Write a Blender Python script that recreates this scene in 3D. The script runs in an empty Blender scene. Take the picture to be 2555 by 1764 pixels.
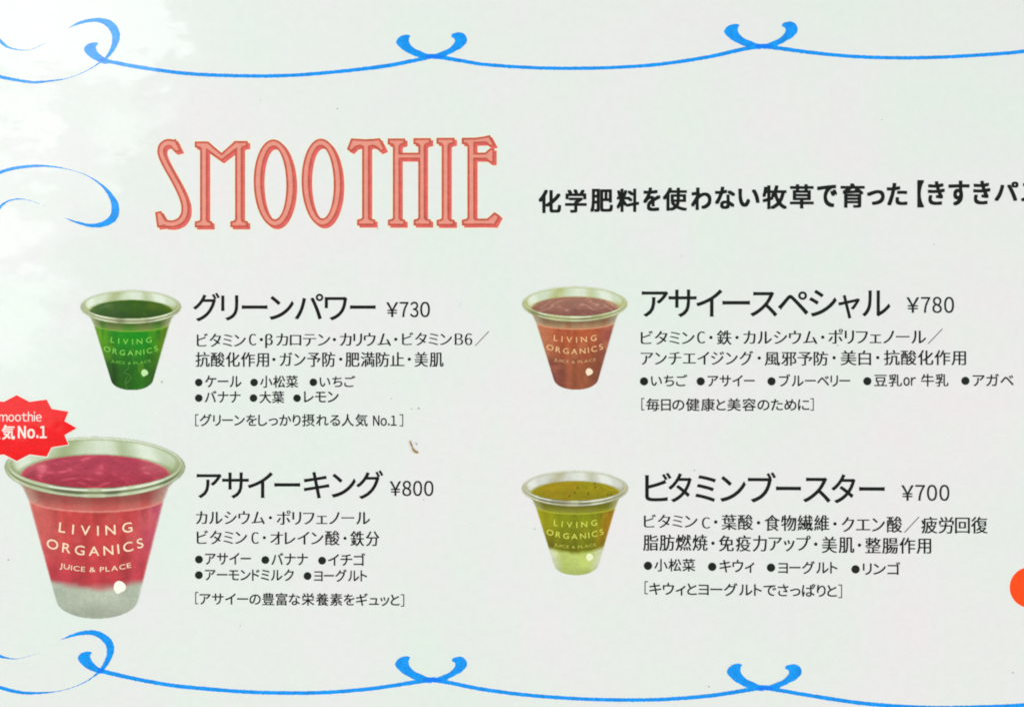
import bpy, math, random
import numpy as np

# ------------------------------------------------------------------ scene, camera, light
scene = bpy.context.scene
S = 0.00015                 # metres on the sheet per print unit (print is about 38 cm wide in view)
CX, CY = 1277.5, 882.0      # centre of the view on the sheet, in print units
DIST = 0.42


def P(u, v, z=0.0):
    return ((u - CX) * S, (CY - v) * S, z)


cam_data = bpy.data.cameras.new("camera")
cam = bpy.data.objects.new("camera", cam_data)
scene.collection.objects.link(cam)
cam.location = (0, 0, DIST)
cam_data.sensor_width = 36
cam_data.lens = 36 * DIST / (2555 * S)
cam_data.clip_start = 0.01
cam_data.clip_end = 50
scene.camera = cam

world = bpy.data.worlds.new("World")
scene.world = world
world.use_nodes = True
wn = world.node_tree.nodes
wn["Background"].inputs[0].default_value = (1.0, 0.99, 0.985, 1)
wn["Background"].inputs[1].default_value = 0.385

scene.view_settings.view_transform = 'Standard'
scene.view_settings.look = 'None'
scene.view_settings.exposure = 0.0
scene.view_settings.gamma = 1.0
scene.cycles.filter_width = 1.9


def area_lamp(name, loc, size, power, color, target=(0, 0, 0), straight=False):
    d = bpy.data.lights.new(name, 'AREA')
    d.shape = 'RECTANGLE'
    d.size, d.size_y = size
    d.energy = power
    d.color = color
    o = bpy.data.objects.new(name, d)
    scene.collection.objects.link(o)
    o.location = loc
    if not straight:
        from mathutils import Vector
        o.rotation_euler = (Vector(target) - Vector(loc)).to_track_quat('-Z', 'Y').to_euler()
    return o


# the bright window panes mirrored in the upper left of the glossy sheet
PANE_H = 1.0
PANE_L = 4.5                # radiance of a pane


def pane(u0, v0, u1, v1, rad, color=(0.93, 1.0, 1.0)):
    k = (PANE_H + DIST) / DIST
    x0, y0, _ = P(u0, v0)
    x1, y1, _ = P(u1, v1)
    w, h = abs(x1 - x0) * k, abs(y1 - y0) * k
    area_lamp("window_pane_light", ((x0 + x1) / 2 * k, (y0 + y1) / 2 * k, PANE_H), (w, h),
              rad * math.pi * w * h, color, straight=True)


pane(-420, -430, 432, 168, PANE_L)
pane(-420, 220, 112, 338, PANE_L)
pane(235, 262, 340, 395, PANE_L * 0.7)
pane(340, 245, 455, 318, PANE_L * 0.4)
pane(-420, 378, 90, 440, PANE_L * 0.8)
pane(-420, 505, 118, 655, PANE_L * 0.95)
pane(-420, 705, 140, 860, PANE_L * 0.75)
pane(-420, -430, 330, 480, PANE_L * 0.24)
pane(-420, 480, 190, 1040, PANE_L * 0.24)

# added soft fill lamps on three sides, unseen, outside the mirrored cone
area_lamp("fill_light", (-1.7, 0.9, 1.5), (1.2, 1.4), 19, (0.80, 1.0, 0.92))
area_lamp("fill_light", (2.35, -0.1, 1.6), (1.2, 1.8), 42, (1.0, 0.962, 0.99))
area_lamp("fill_light", (0.0, -1.7, 1.4), (1.8, 1.0), 14.5, (1.0, 0.98, 0.92))


# ------------------------------------------------------------------ materials
def lin(c):
    r = []
    for x in c:
        x = x / 255.0
        v = x / 12.92 if x <= 0.04045 else ((x + 0.055) / 1.055) ** 2.4
        r.append(max(v - 0.011, 0.001))
    return r


def laminate_normal(nt):
    """shared wavy plastic film: every print carries the same ripple, by position"""
    n, l = nt.nodes, nt.links
    geo = n.new('ShaderNodeNewGeometry')
    acc = geo.outputs['Normal']
    for scale, amp, det, sx in ((22, 0.026, 2.0, 1.0), (60, 0.034, 3.0, 1.6), (230, 0.016, 2.0, 2.6)):
        mp = n.new('ShaderNodeMapping')
        mp.inputs['Scale'].default_value = (1.0, sx, 1.0)
        l.new(geo.outputs['Position'], mp.inputs['Vector'])
        tx = n.new('ShaderNodeTexNoise')
        tx.inputs['Scale'].default_value = scale
        tx.inputs['Detail'].default_value = det
        tx.inputs['Roughness'].default_value = 0.6
        l.new(mp.outputs['Vector'], tx.inputs['Vector'])
        sub = n.new('ShaderNodeVectorMath'); sub.operation = 'SUBTRACT'
        sub.inputs[1].default_value = (0.5, 0.5, 0.5)
        l.new(tx.outputs['Color'], sub.inputs[0])
        sc = n.new('ShaderNodeVectorMath'); sc.operation = 'MULTIPLY'
        sc.inputs[1].default_value = (amp * 2, amp * 2, 0)
        l.new(sub.outputs[0], sc.inputs[0])
        ad = n.new('ShaderNodeVectorMath'); ad.operation = 'ADD'
        l.new(acc, ad.inputs[0]); l.new(sc.outputs[0], ad.inputs[1])
        acc = ad.outputs[0]
    nm = n.new('ShaderNodeVectorMath'); nm.operation = 'NORMALIZE'
    l.new(acc, nm.inputs[0])
    return nm.outputs[0], geo


def print_material(name, color=None, grain=0.06, attr=None, paper=False):
    m = bpy.data.materials.new(name)
    m.use_nodes = True
    nt = m.node_tree
    n, l = nt.nodes, nt.links
    b = n['Principled BSDF']
    b.inputs['Roughness'].default_value = 0.05
    b.inputs['IOR'].default_value = 1.34
    b.inputs['Coat Weight'].default_value = 1.0      # soft lobe of the scuffed film over the sharp one
    b.inputs['Coat Roughness'].default_value = 0.20
    b.inputs['Coat IOR'].default_value = 1.31
    nrm, geo = laminate_normal(nt)
    l.new(nrm, b.inputs['Normal']); l.new(nrm, b.inputs['Coat Normal'])
    if attr:
        a = n.new('ShaderNodeAttribute'); a.attribute_name = attr
        col = a.outputs['Color']
    else:
        rgb = n.new('ShaderNodeRGB')
        rgb.outputs[0].default_value = (*lin(color), 1)
        col = rgb.outputs[0]
    if paper:      # faint mint and rose blotches in the paper colour
        for sc_, ca, cb, f in ((9, (0.90, 1.0, 0.935), (1.0, 0.965, 0.99), 0.6),
                               (38, (0.95, 1.0, 0.95), (1.0, 0.96, 0.985), 0.6)):
            tx = n.new('ShaderNodeTexNoise'); tx.inputs['Scale'].default_value = sc_
            tx.inputs['Detail'].default_value = 3
            l.new(geo.outputs['Position'], tx.inputs['Vector'])
            rp = n.new('ShaderNodeValToRGB')
            rp.color_ramp.elements[0].position = 0.36; rp.color_ramp.elements[0].color = (*ca, 1)
            rp.color_ramp.elements[1].position = 0.64; rp.color_ramp.elements[1].color = (*cb, 1)
            l.new(tx.outputs['Fac'], rp.inputs['Fac'])
            mx = n.new('ShaderNodeMix'); mx.data_type = 'RGBA'; mx.blend_type = 'MULTIPLY'
            mx.inputs['Factor'].default_value = f
            l.new(col, mx.inputs[6]); l.new(rp.outputs['Color'], mx.inputs[7])
            col = mx.outputs[2]
    # print grain: two octaves of fine noise, multiplied
    for sc_, g in ((1500, grain), (320, grain * 0.7)):
        tx = n.new('ShaderNodeTexNoise'); tx.inputs['Scale'].default_value = sc_
        tx.inputs['Detail'].default_value = 2
        l.new(geo.outputs['Position'], tx.inputs['Vector'])
        mr = n.new('ShaderNodeMapRange')
        mr.inputs['From Min'].default_value = 0.3; mr.inputs['From Max'].default_value = 0.7
        mr.inputs['To Min'].default_value = 1 - g; mr.inputs['To Max'].default_value = 1 + g
        l.new(tx.outputs['Fac'], mr.inputs['Value'])
        vm = n.new('ShaderNodeVectorMath'); vm.operation = 'SCALE'
        l.new(col, vm.inputs[0]); l.new(mr.outputs['Result'], vm.inputs['Scale'])
        col = vm.outputs[0]
    l.new(col, b.inputs['Base Color'])
    return m


M = {
    'paper': print_material('menu_paper', (233, 233, 231), 0.016, paper=True),
    'halo': print_material('pale_halo', (240, 240, 230), 0.01),  # pale sharpening halo painted around the print
    'blue': print_material('blue_ink', (0, 149, 240), 0.2),
    'blue_dark': print_material('double_blue_ink', (0, 124, 246), 0.08),
    'black': print_material('black_ink', (12, 18, 14), 0.4),
    'hazy_black': print_material('hazy_black_ink', (28, 34, 31), 0.35),  # black ink with gloss haze mixed into its colour
    'hazy_grey_black': print_material('hazy_grey_black_ink', (40, 46, 46), 0.3),  # same black, greyed further by painted haze
    'dot': print_material('bullet_ink', (34, 40, 34), 0.5),
    'coral': print_material('coral_ink', (224, 104, 104), 0.12),
    'rust': print_material('rust_ink', (200, 92, 76), 0.16),
    'salmon': print_material('salmon_ink', (230, 150, 134), 0.07),
    'red': print_material('red_ink', (240, 32, 34), 0.10),
    'orange': print_material('orange_ink', (255, 78, 22), 0.06),
    'badge_white': print_material('badge_white', (250, 232, 224), 0.03),
    'photo': print_material('cup_photo_print', attr='col', grain=0.045),
}


def plain_material(name, ca, cb, scale, rough):
    m = bpy.data.materials.new(name); m.use_nodes = True
    n, l = m.node_tree.nodes, m.node_tree.links
    b = n['Principled BSDF']; b.inputs['Roughness'].default_value = rough
    tc = n.new('ShaderNodeTexCoord')
    tx = n.new('ShaderNodeTexNoise'); tx.inputs['Scale'].default_value = scale
    tx.inputs['Detail'].default_value = 5
    l.new(tc.outputs['Object'], tx.inputs['Vector'])
    rp = n.new('ShaderNodeValToRGB')
    rp.color_ramp.elements[0].position = 0.35; rp.color_ramp.elements[0].color = (*lin(ca), 1)
    rp.color_ramp.elements[1].position = 0.65; rp.color_ramp.elements[1].color = (*lin(cb), 1)
    l.new(tx.outputs['Fac'], rp.inputs['Fac']); l.new(rp.outputs['Color'], b.inputs['Base Color'])
    return m


# ------------------------------------------------------------------ object helpers
def link_mesh(name, verts, faces, mats, parent=None, mat_idx=None, label=None, kind=None):
    me = bpy.data.meshes.new(name)
    me.from_pydata(verts, [], faces)
    for m in (mats if isinstance(mats, (list, tuple)) else [mats]):
        me.materials.append(m)
    if mat_idx is not None:
        me.polygons.foreach_set('material_index', mat_idx)
    me.update()
    o = bpy.data.objects.new(name, me)
    scene.collection.objects.link(o)
    if parent is not None:
        o.parent = parent
    if label: o['label'] = label
    if kind: o['kind'] = kind
    return o


class Flat:
    """collects flat print shapes (print units) into one mesh"""
    def __init__(s):
        s.v, s.f, s.m = [], [], []

    def add(s, pts, faces, z, mi=0):
        b = len(s.v)
        s.v += [P(a, c, z) for a, c in pts]
        s.f += [tuple(b + i for i in f) for f in faces]
        s.m += [mi] * len(faces)

    def poly(s, pts, z, mi=0):
        from mathutils import Vector
        from mathutils.geometry import tessellate_polygon
        tris = tessellate_polygon([[Vector((a, -c, 0)) for a, c in pts]])
        fs = []
        for t in tris:
            (x0, y0), (x1, y1), (x2, y2) = [pts[i] for i in t]
            cr = (x1 - x0) * (y2 - y0) - (x2 - x0) * (y1 - y0)
            fs.append(tuple(t) if cr < 0 else tuple(reversed(t)))
        s.add(pts, fs, z, mi)

    def build(s, name, mats, parent, **k):
        return link_mesh(name, s.v, s.f, mats, parent, s.m, **k)


Z1 = 0.00004     # one print layer


def expand(pts, e):
    """grow a closed polygon outwards by e (mitred)"""
    n = len(pts)
    area = sum(pts[i][0] * pts[(i + 1) % n][1] - pts[(i + 1) % n][0] * pts[i][1] for i in range(n))
    sg = 1 if area > 0 else -1
    out = []
    for i in range(n):
        x0, y0 = pts[i - 1]; x1, y1 = pts[i]; x2, y2 = pts[(i + 1) % n]
        d1 = (x1 - x0, y1 - y0); d2 = (x2 - x1, y2 - y1)
        l1 = math.hypot(*d1) or 1; l2 = math.hypot(*d2) or 1
        n1 = (d1[1] / l1 * sg, -d1[0] / l1 * sg); n2 = (d2[1] / l2 * sg, -d2[0] / l2 * sg)
        mx, my = n1[0] + n2[0], n1[1] + n2[1]
        q = mx * mx + my * my
        k = min(2.0 / q if q > 1e-6 else 1.0, 1.6)
        out.append((x1 + mx * k * e, y1 + my * k * e))
    return out


def catmull(pts, step=3.0):
    """smooth an open list of tuples (x, y, w)"""
    a = np.array(pts, float)
    a = np.vstack([2 * a[0] - a[1], a, 2 * a[-1] - a[-2]])
    res = []
    for i in range(1, len(a) - 2):
        p0, p1, p2, p3 = a[i - 1], a[i], a[i + 1], a[i + 2]
        # centripetal parametrisation
        t0 = 0; t1 = t0 + max(np.hypot(*(p1 - p0)[:2]) ** .5, 1e-3)
        t2 = t1 + max(np.hypot(*(p2 - p1)[:2]) ** .5, 1e-3); t3 = t2 + max(np.hypot(*(p3 - p2)[:2]) ** .5, 1e-3)
        n = max(2, int(np.hypot(*(p2 - p1)[:2]) / step))
        for t in np.linspace(t1, t2, n, endpoint=False):
            A1 = (t1 - t) / (t1 - t0) * p0 + (t - t0) / (t1 - t0) * p1
            A2 = (t2 - t) / (t2 - t1) * p1 + (t - t1) / (t2 - t1) * p2
            A3 = (t3 - t) / (t3 - t2) * p2 + (t - t2) / (t3 - t2) * p3
            B1 = (t2 - t) / (t2 - t0) * A1 + (t - t0) / (t2 - t0) * A2
            B2 = (t3 - t) / (t3 - t1) * A2 + (t - t1) / (t3 - t1) * A3
            res.append((t2 - t) / (t2 - t1) * B1 + (t - t1) / (t2 - t1) * B2)
    res.append(a[-2])
    return np.array(res)


def stroke(flat, pts, z, mi=0, extra=0.0, rough=0.0, seed=0, step=3.0):
    c = catmull(pts, step)
    rng = random.Random(seed)
    d = np.gradient(c[:, :2], axis=0)
    ln = np.hypot(d[:, 0], d[:, 1])[:, None]; ln[ln == 0] = 1
    nrm = np.stack([d[:, 1], -d[:, 0]], 1) / ln
    w = np.maximum(c[:, 2], 0.25) + extra
    v = []
    for i in range(len(c)):
        a = w[i] + (rng.random() - .5) * 2 * rough; b = w[i] + (rng.random() - .5) * 2 * rough
        v.append((c[i, 0] + nrm[i, 0] * a, c[i, 1] + nrm[i, 1] * a))
        v.append((c[i, 0] - nrm[i, 0] * b, c[i, 1] - nrm[i, 1] * b))
    f = [(2 * i, 2 * i + 1, 2 * i + 3, 2 * i + 2) for i in range(len(c) - 1)]
    z0_, nv = z, len(flat.v)
    # keep faces pointing up
    f2 = []
    for q in f:
        (x0, y0), (x1, y1), (x2, y2) = v[q[0]], v[q[1]], v[q[2]]
        cr = (x1 - x0) * (y2 - y0) - (x2 - x0) * (y1 - y0)
        f2.append(q if cr < 0 else q[::-1])
    flat.add(v, f2, z, mi)
    for i in range(len(v)):      # rises a hair along its length, so it never meets itself in one plane
        x, y, _ = flat.v[nv + i]
        flat.v[nv + i] = (x, y, z0_ + (i // 2) * 2e-8)


# ------------------------------------------------------------------ glyphs (Blender's built-in font)
_glyphs = {}
_area = {}


def glyph(ch, off):
    k = (ch, off)
    if k in _glyphs:
        return _glyphs[k]
    if off:      # a grown outline of a dense character can break up: then keep the plain one
        ref = glyph(ch, 0.0)
    cu = bpy.data.curves.new('glyph', 'FONT')
    cu.body = ch; cu.size = 1.0; cu.offset = off; cu.resolution_u = 4
    ob = bpy.data.objects.new('glyph', cu)
    scene.collection.objects.link(ob)
    dg = bpy.context.evaluated_depsgraph_get()
    me = bpy.data.meshes.new_from_object(ob.evaluated_get(dg))
    v = np.array([tuple(p.co)[:2] for p in me.vertices]) if len(me.vertices) else np.zeros((0, 2))
    f = [tuple(p.vertices) for p in me.polygons]
    nz = [p.normal.z for p in me.polygons]
    f = [q if z > 0 else q[::-1] for q, z in zip(f, nz)]
    area = sum(p.area for p in me.polygons)
    _area[k] = area
    if off and not (0.55 < area / max(_area[(ch, 0.0)], 1e-6) < 1.6):
        v, f = ref
    bpy.data.meshes.remove(me); bpy.data.objects.remove(ob); bpy.data.curves.remove(cu)
    _glyphs[k] = (v, f)
    return _glyphs[k]


STYLE = {   # outline offset, sideways and upright thickening (em)
    'title': (0.006, 0.009, 0.007), 'price': (0.0, 0.022, 0.010), 'light': (0.0, 0.026, 0.018), 'bold': (0.0, 0.062, 0.050),
    'serif': (-0.008, 0.052, 0.0), 'latin_serif': (-0.014, 0.060, 0.0), 'badge': (0.0, 0.01, 0.0), 'badge_bold': (0.0, 0.05, 0.03),
}


def put(flat, ch, x0, x1, ymap, style, z, mi=0, slope=0.0, xr=0.0):
    off, tx, ty = STYLE[style]
    if style == 'serif' and ord(ch) >= 0x4E00 and ord(ch) < 0xFF00:
        off, tx = 0.0, 0.036
    v, f = glyph(ch, off)
    if not len(v): return
    lo, hi = v[:, 0].min(), v[:, 0].max()
    a, b = ymap
    em = abs(a)
    t = tx * em * 0.5
    if x1 - x0 > 4 * t:
        x0, x1 = x0 + t, x1 - t
    k = (x1 - x0) / (hi - lo)
    if tx == 0: shifts = [(0, 0)]
    elif ty == 0: shifts = [(-.5, 0), (0, 0), (.5, 0)]
    else: shifts = [(-.5, -.5), (.5, -.5), (0, 0), (-.5, .5), (.5, .5)]
    for j, (sx, sy_) in enumerate(shifts):
        pts = []
        for gx, gy in v:
            x = x0 + (gx - lo) * k + sx * tx * em
            y = a * gy + b + slope * (x - xr) + sy_ * ty * em
            pts.append((x, y))
        flat.add(pts, f, z + j * 0.000006, mi)


def text(flat, s, box, style, z=Z1, xs=None, slope=0.0, gap=0.10, mi=0):
    """s fitted to box (x0, y0, x1, y1); xs gives each glyph its own span"""
    x0, y0, x1, y1 = box
    off = STYLE[style][0]
    if style != 'cup':
        s = ''.join(chr(ord(c) + 0xFEE0) if '!' <= c <= '~' else ('￥' if c == '¥' else c) for c in s)
    gs = [glyph(c, off) for c in s]
    ys0 = min(g[0][:, 1].min() for g in gs if len(g[0])); ys1 = max(g[0][:, 1].max() for g in gs if len(g[0]))
    a = (y0 - y1) / (ys1 - ys0)
    b = y1 - a * ys0
    if xs is None:
        ws = [(g[0][:, 0].max() - g[0][:, 0].min()) if len(g[0]) else 0.3 for g in gs]
        tot = sum(ws) + gap * (len(s) - 1)
        k = (x1 - x0) / tot
        xs = []
        x = x0
        for w in ws:
            xs.append((x, x + w * k)); x += (w + gap) * k
    for c, (p, q) in zip(s, xs):
        if c != ' ':
            put(flat, c, p, q, (a, b), style, z, mi, slope, x0)


class Region:
    """coordinates read in an enlarged detail of the print"""
    def __init__(s, ox, oy, f): s.ox, s.oy, s.f = ox, oy, f
    def x(s, v): return s.ox + v / s.f
    def y(s, v): return s.oy + v / s.f
    def box(s, x0, y0, x1, y1): return (s.x(x0), s.y(y0), s.x(x1), s.y(y1))
    def spans(s, l): return [(s.x(a), s.x(b)) for a, b in l]
    def pt(s, p): return (s.x(p[0]), s.y(p[1]))


# ------------------------------------------------------------------ table surface and sheet
def rounded_slab(u0, v0, u1, v1, r, z0, z1):
    pts = []
    for cx, cy, a0 in ((u1 - r, v0 + r, -90), (u1 - r, v1 - r, 0), (u0 + r, v1 - r, 90), (u0 + r, v0 + r, 180)):
        for i in range(9):
            a = math.radians(a0 + i * 90 / 8)
            pts.append((cx + r * math.cos(a), cy + r * math.sin(a)))
    n = len(pts)
    v = [P(a, b, z1) for a, b in pts] + [P(a, b, z0) for a, b in pts]
    f = [tuple(reversed(range(n)))] + [tuple(range(n, 2 * n))]
    f += [(i, (i + 1) % n, n + (i + 1) % n, n + i) for i in range(n)]
    return v, f


tv, tf = rounded_slab(-4200, -3600, 6800, 5400, 60, -0.03, -0.0009)
table = link_mesh('table_surface', tv, tf, plain_material('table_wood', (120, 92, 66), (150, 118, 86), 14, 0.45), kind='structure')

menu = bpy.data.objects.new('laminated_menu', None)
scene.collection.objects.link(menu)
menu['label'] = 'glossy laminated smoothie menu sheet with blue scroll borders and four cup pictures'
menu['category'] = 'menu'

sv, sf = rounded_slab(-560, -480, 3180, 2250, 60, -0.0008, 0.0)
link_mesh('menu_sheet', sv, sf, M['paper'], menu)

# ------------------------------------------------------------------ blue scroll borders
scrolls = [
    ('blue hooked curl at the upper left border',
     [(171, 71, .5), (199, 58, 3.5), (244, 51, 5.5), (274, 62, 9.5), (289, 86, 10.5), (284, 117, 7), (267, 143, 3.5), (248, 158, 2),
      (211, 180, 1), (169, 196, .9), (124, 203, 2.3), (83, 206, 3.4), (38, 200, 3.8), (0, 192, 4.5), (-60, 170, 5), (-120, 130, 4), (-160, 80, 2)]),
    ('first hanging line of the top border, ending in two curls',
     [(246, 149, 6), (258, 152, 5.6), (271, 154, 5), (338, 167, 5), (444, 182, 4.6), (526, 188, 4.5),
      (700, 190, 4.5), (829, 181, 4.5), (960, 166, 5), (1001, 158.5, 5), (1043, 150, 5), (1086, 140, 5)]),
    ('second hanging line of the top border',
     [(1068, 140, 5), (1090, 143.5, 5), (1112, 146, 5),
      (1153, 153, 4.7), (1194, 160, 4.5), (1260, 166, 4.5), (1350, 170.5, 4.3), (1437, 171.5, 4.3), (1560, 168, 4.3), (1657, 160, 4.5),
      (1780, 140.6, 4.8), (1830, 129, 5), (1870, 121, 5), (1910, 115.5, 5)]),
    ('third hanging line of the top border, at the right',
     [(1896, 115, 5), (1915, 118, 5), (1941, 121, 5), (2015, 131, 4.8),
      (2115, 141, 4.5), (2216, 145, 4.5), (2316, 144.6, 4.5), (2417, 140, 4.5), (2555, 129, 4.7), (2680, 106, 5)]),
    ('thin blue wisp cut off at the upper left', [(-60, 40, 7), (-24, 82, 7), (0, 103, 5), (19, 118, 3), (45, 125, 1.5), (75, 125, .7), (113, 109, .3)]),
    ('blue spiral ending in a hook left of the heading',
     [(-120, 520, 3), (-70, 466, 4), (0, 431, 4), (38, 420, 4), (94, 414.5, 3.2), (132, 416.5, 2.2), (169, 423, .8), (211, 436, 1), (244, 455, 2.2), (271, 481, 5),
      (287.6, 515, 9.5), (283, 543, 10), (259, 559, 7), (226, 563, 4.5), (188, 554, 2.5), (162, 544, .5)]),
    ('short blue wisp cut off left of the heading', [(-30, 560, 7), (-12, 533, 6), (0, 517, 4), (19, 503, 2.2), (41, 497.5, 1.5), (68, 499, .8), (113, 515, .3)]),
    ('blue hooked curl at the lower left border',
     [(151.5, 1595.5, .5), (174, 1587, 3), (201, 1579.5, 4.8), (233, 1578, 6.5), (257, 1588, 8.8), (273.5, 1607, 10), (275, 1628.5, 8.5), (265.5, 1652.5, 6.5),
      (252, 1671, 4.5), (236, 1685, 2), (214.5, 1699.5, 1.2), (188, 1711.6, .8), (150, 1723, .8), (115, 1727, 2), (64, 1728, 3.8), (27, 1722, 4.5),
      (0, 1714, 4.7), (-60, 1692, 5), (-120, 1650, 4)]),
    ('first hanging line of the bottom border',
     [(244, 1670, 6.5), (258, 1674, 6), (281.6, 1680, 5.5), (348.6, 1695, 5.2), (429, 1709, 5),
      (496, 1716, 5), (620, 1725.6, 4.8), (718, 1728, 4.8), (815, 1726.5, 4.8), (900, 1720, 4.8), (952, 1714, 5), (1004, 1706, 5.2), (1056, 1698, 5.5), (1086, 1693, 5.5)]),
    ('second hanging line of the bottom border',
     [(1072, 1694, 5.5), (1090, 1697, 5.3), (1125, 1703, 5.2),
      (1194, 1717, 5), (1300, 1731.5, 4.8), (1437, 1742, 4.6), (1560, 1745.5, 4.6), (1660, 1743.5, 4.7), (1760, 1736, 5), (1829, 1726.6, 5.2), (1880, 1718, 5.5),
      (1914, 1713.5, 5.5)]),
    ('third hanging line of the bottom border, at the right',
     [(1900, 1713.5, 5.5), (1920, 1717, 5.2), (1966, 1725, 5), (2069.5, 1742, 5),
      (2155.5, 1754, 5), (2276, 1763, 5), (2379, 1764.5, 5), (2555, 1758, 5), (2680, 1744, 5)]),
    ('faint blue wisp cut off at the lower left', [(-50, 1585, 7), (-20, 1622, 6), (0, 1636, 4), (19, 1641, 2), (35, 1643, 1), (55, 1641, .5), (99, 1627, .3)]),
]
for i, (lab, pts) in enumerate(scrolls):
    fl = Flat()
    stroke(fl, pts, Z1 * 0.5, 1, extra=2.2, rough=0.3, seed=i + 50)
    stroke(fl, pts, Z1 * (1.2 + 0.25 * (i % 4)), 0, rough=0.55, seed=i, step=2.5)
    fl.build('scroll_line', [M['blue'], M['halo']], menu, label=lab)
J = Region(960, 0, 7.253)
HEAD_L = [(470, 655), (430, 635), (370, 635), (300, 655), (240, 700), (205, 765), (225, 815), (270, 860), (330, 915), (430, 970), (520, 1015), (620, 1045), (700, 1062), (800, 1080),
          (860, 1050), (860, 990), (780, 982), (720, 965), (650, 930), (560, 895), (500, 850), (455, 795), (437, 740), (440, 700)]
HEAD_R = [(1195, 660), (1215, 685), (1250, 700), (1270, 740), (1250, 790), (1200, 850), (1140, 895), (1040, 935), (960, 970), (900, 982), (850, 985), (860, 1070), (940, 1072), (1020, 1062), (1100, 1035),
          (1140, 1005), (1230, 965), (1290, 925), (1370, 890), (1440, 825), (1480, 775), (1490, 710), (1465, 650), (1420, 610), (1345, 588), (1290, 600), (1230, 615)]
J0 = J.pt((860, 1030))


def head(fl, pts, z, rg=J, at=None, sx=1, sy=1, e=0):
    q = [rg.pt(p) for p in pts]
    if at: q = [(at[0] + (a - J0[0]) * sx, at[1] + (b - J0[1]) * sy) for a, b in q]
    sm = catmull([(a, b, 0) for a, b in q + [q[0]]], 2.0)[:-1, :2]
    rg_ = random.Random(len(pts))
    sm = [(a + (rg_.random() - .5) * .7, b + (rg_.random() - .5) * .7) for a, b in sm]
    if e:
        fl.poly(expand(sm, e), z, 1)
    else:
        fl.poly(sm, z, 0)


HOOKS = ((R_A := Region(0, 0, 2.66), [(654, 290), (636, 283), (605, 288), (575, 300), (558, 328), (568, 354), (600, 384), (640, 406), (680, 424), (715, 425), (728, 402), (700, 386), (670, 368), (645, 342), (637, 315)]),
         (Region(0, 1540, 3.729), [(858, 325), (830, 315), (790, 318), (750, 335), (725, 370), (735, 405), (775, 450), (830, 485), (900, 512), (950, 520), (965, 492), (920, 465), (880, 430), (852, 395), (840, 355)]))
for rg, pts in HOOKS:
    fl = Flat(); head(fl, pts, Z1 * .6, rg, e=2); head(fl, pts, Z1 * 2.1, rg)
    fl.build('scroll_curl', [M['blue'], M['halo']], menu, label='thick hook where the border line begins')
for at, sl, sr in (((1078.6, 142), (1, 1), (1, 1)), ((1904, 117), (1.08, 1.03), (.995, 1.03)), ((1081.7, 1696), (1.065, 1.095), (.965, .972)), ((1909.6, 1715.6), (1.065, 1.12), (1.045, .985))):
    for pts, (sx, sy_), dz in ((HEAD_L, sl, 0), (HEAD_R, sr, .08)):
        fl = Flat(); head(fl, pts, Z1 * (.6 + dz), at=at, sx=sx, sy=sy_, e=2); head(fl, pts, Z1 * (2.1 + dz), at=at, sx=sx, sy=sy_)
        fl.build('scroll_curl', [M['blue'], M['halo']], menu)
for (x, y, a, b, r) in ((1083, 142, 24, 4.5, 0), (1904, 116.5, 22, 4.5, 0), (1080, 1695.5, 24, 5, 0), (1908, 1716, 22, 4.5, 0), (252, 1672, 9, 5, -.5), (256, 151, 9, 4, .2)):
    fl = Flat()
    fl.poly([(x + a * math.cos(t) * math.cos(r) - b * math.sin(t) * math.sin(r), y + a * math.cos(t) * math.sin(r) + b * math.sin(t) * math.cos(r))
             for t in np.linspace(0, 2 * math.pi, 24, endpoint=False)], Z1 * 2.4)
    fl.build('scroll_crossing', M['blue_dark'], menu)

# ------------------------------------------------------------------ heading letters
def stem(x0, x1, y0, y1): return [(x0, y0), (x1, y0), (x1, y1), (x0, y1)]
def foot(x0, x1, s0, s1, y): return [(x0, y), (x1, y), (x1, y - 26), (s1 + 22, y - 34), (s1, y - 58), (s0, y - 58), (s0 - 22, y - 34), (x0, y - 26)]
def cap(x0, x1, s0, s1, y): return [(x0, y), (x1, y), (x1, y + 26), (s1 + 22, y + 34), (s1, y + 62), (s0, y + 62), (s0 - 22, y + 34), (x0, y + 26)]
def band(pts):
    """variable width band polygons from a centre line (x, y, halfwidth)"""
    c = catmull(pts, 14)
    d = np.gradient(c[:, :2], axis=0); ln = np.hypot(d[:, 0], d[:, 1])[:, None]
    n = np.stack([d[:, 1], -d[:, 0]], 1) / ln
    a = c[:, :2] + n * c[:, 2:3]; b = c[:, :2] - n * c[:, 2:3]
    return [tuple(p) for p in a] + [tuple(p) for p in b[::-1]]

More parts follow.
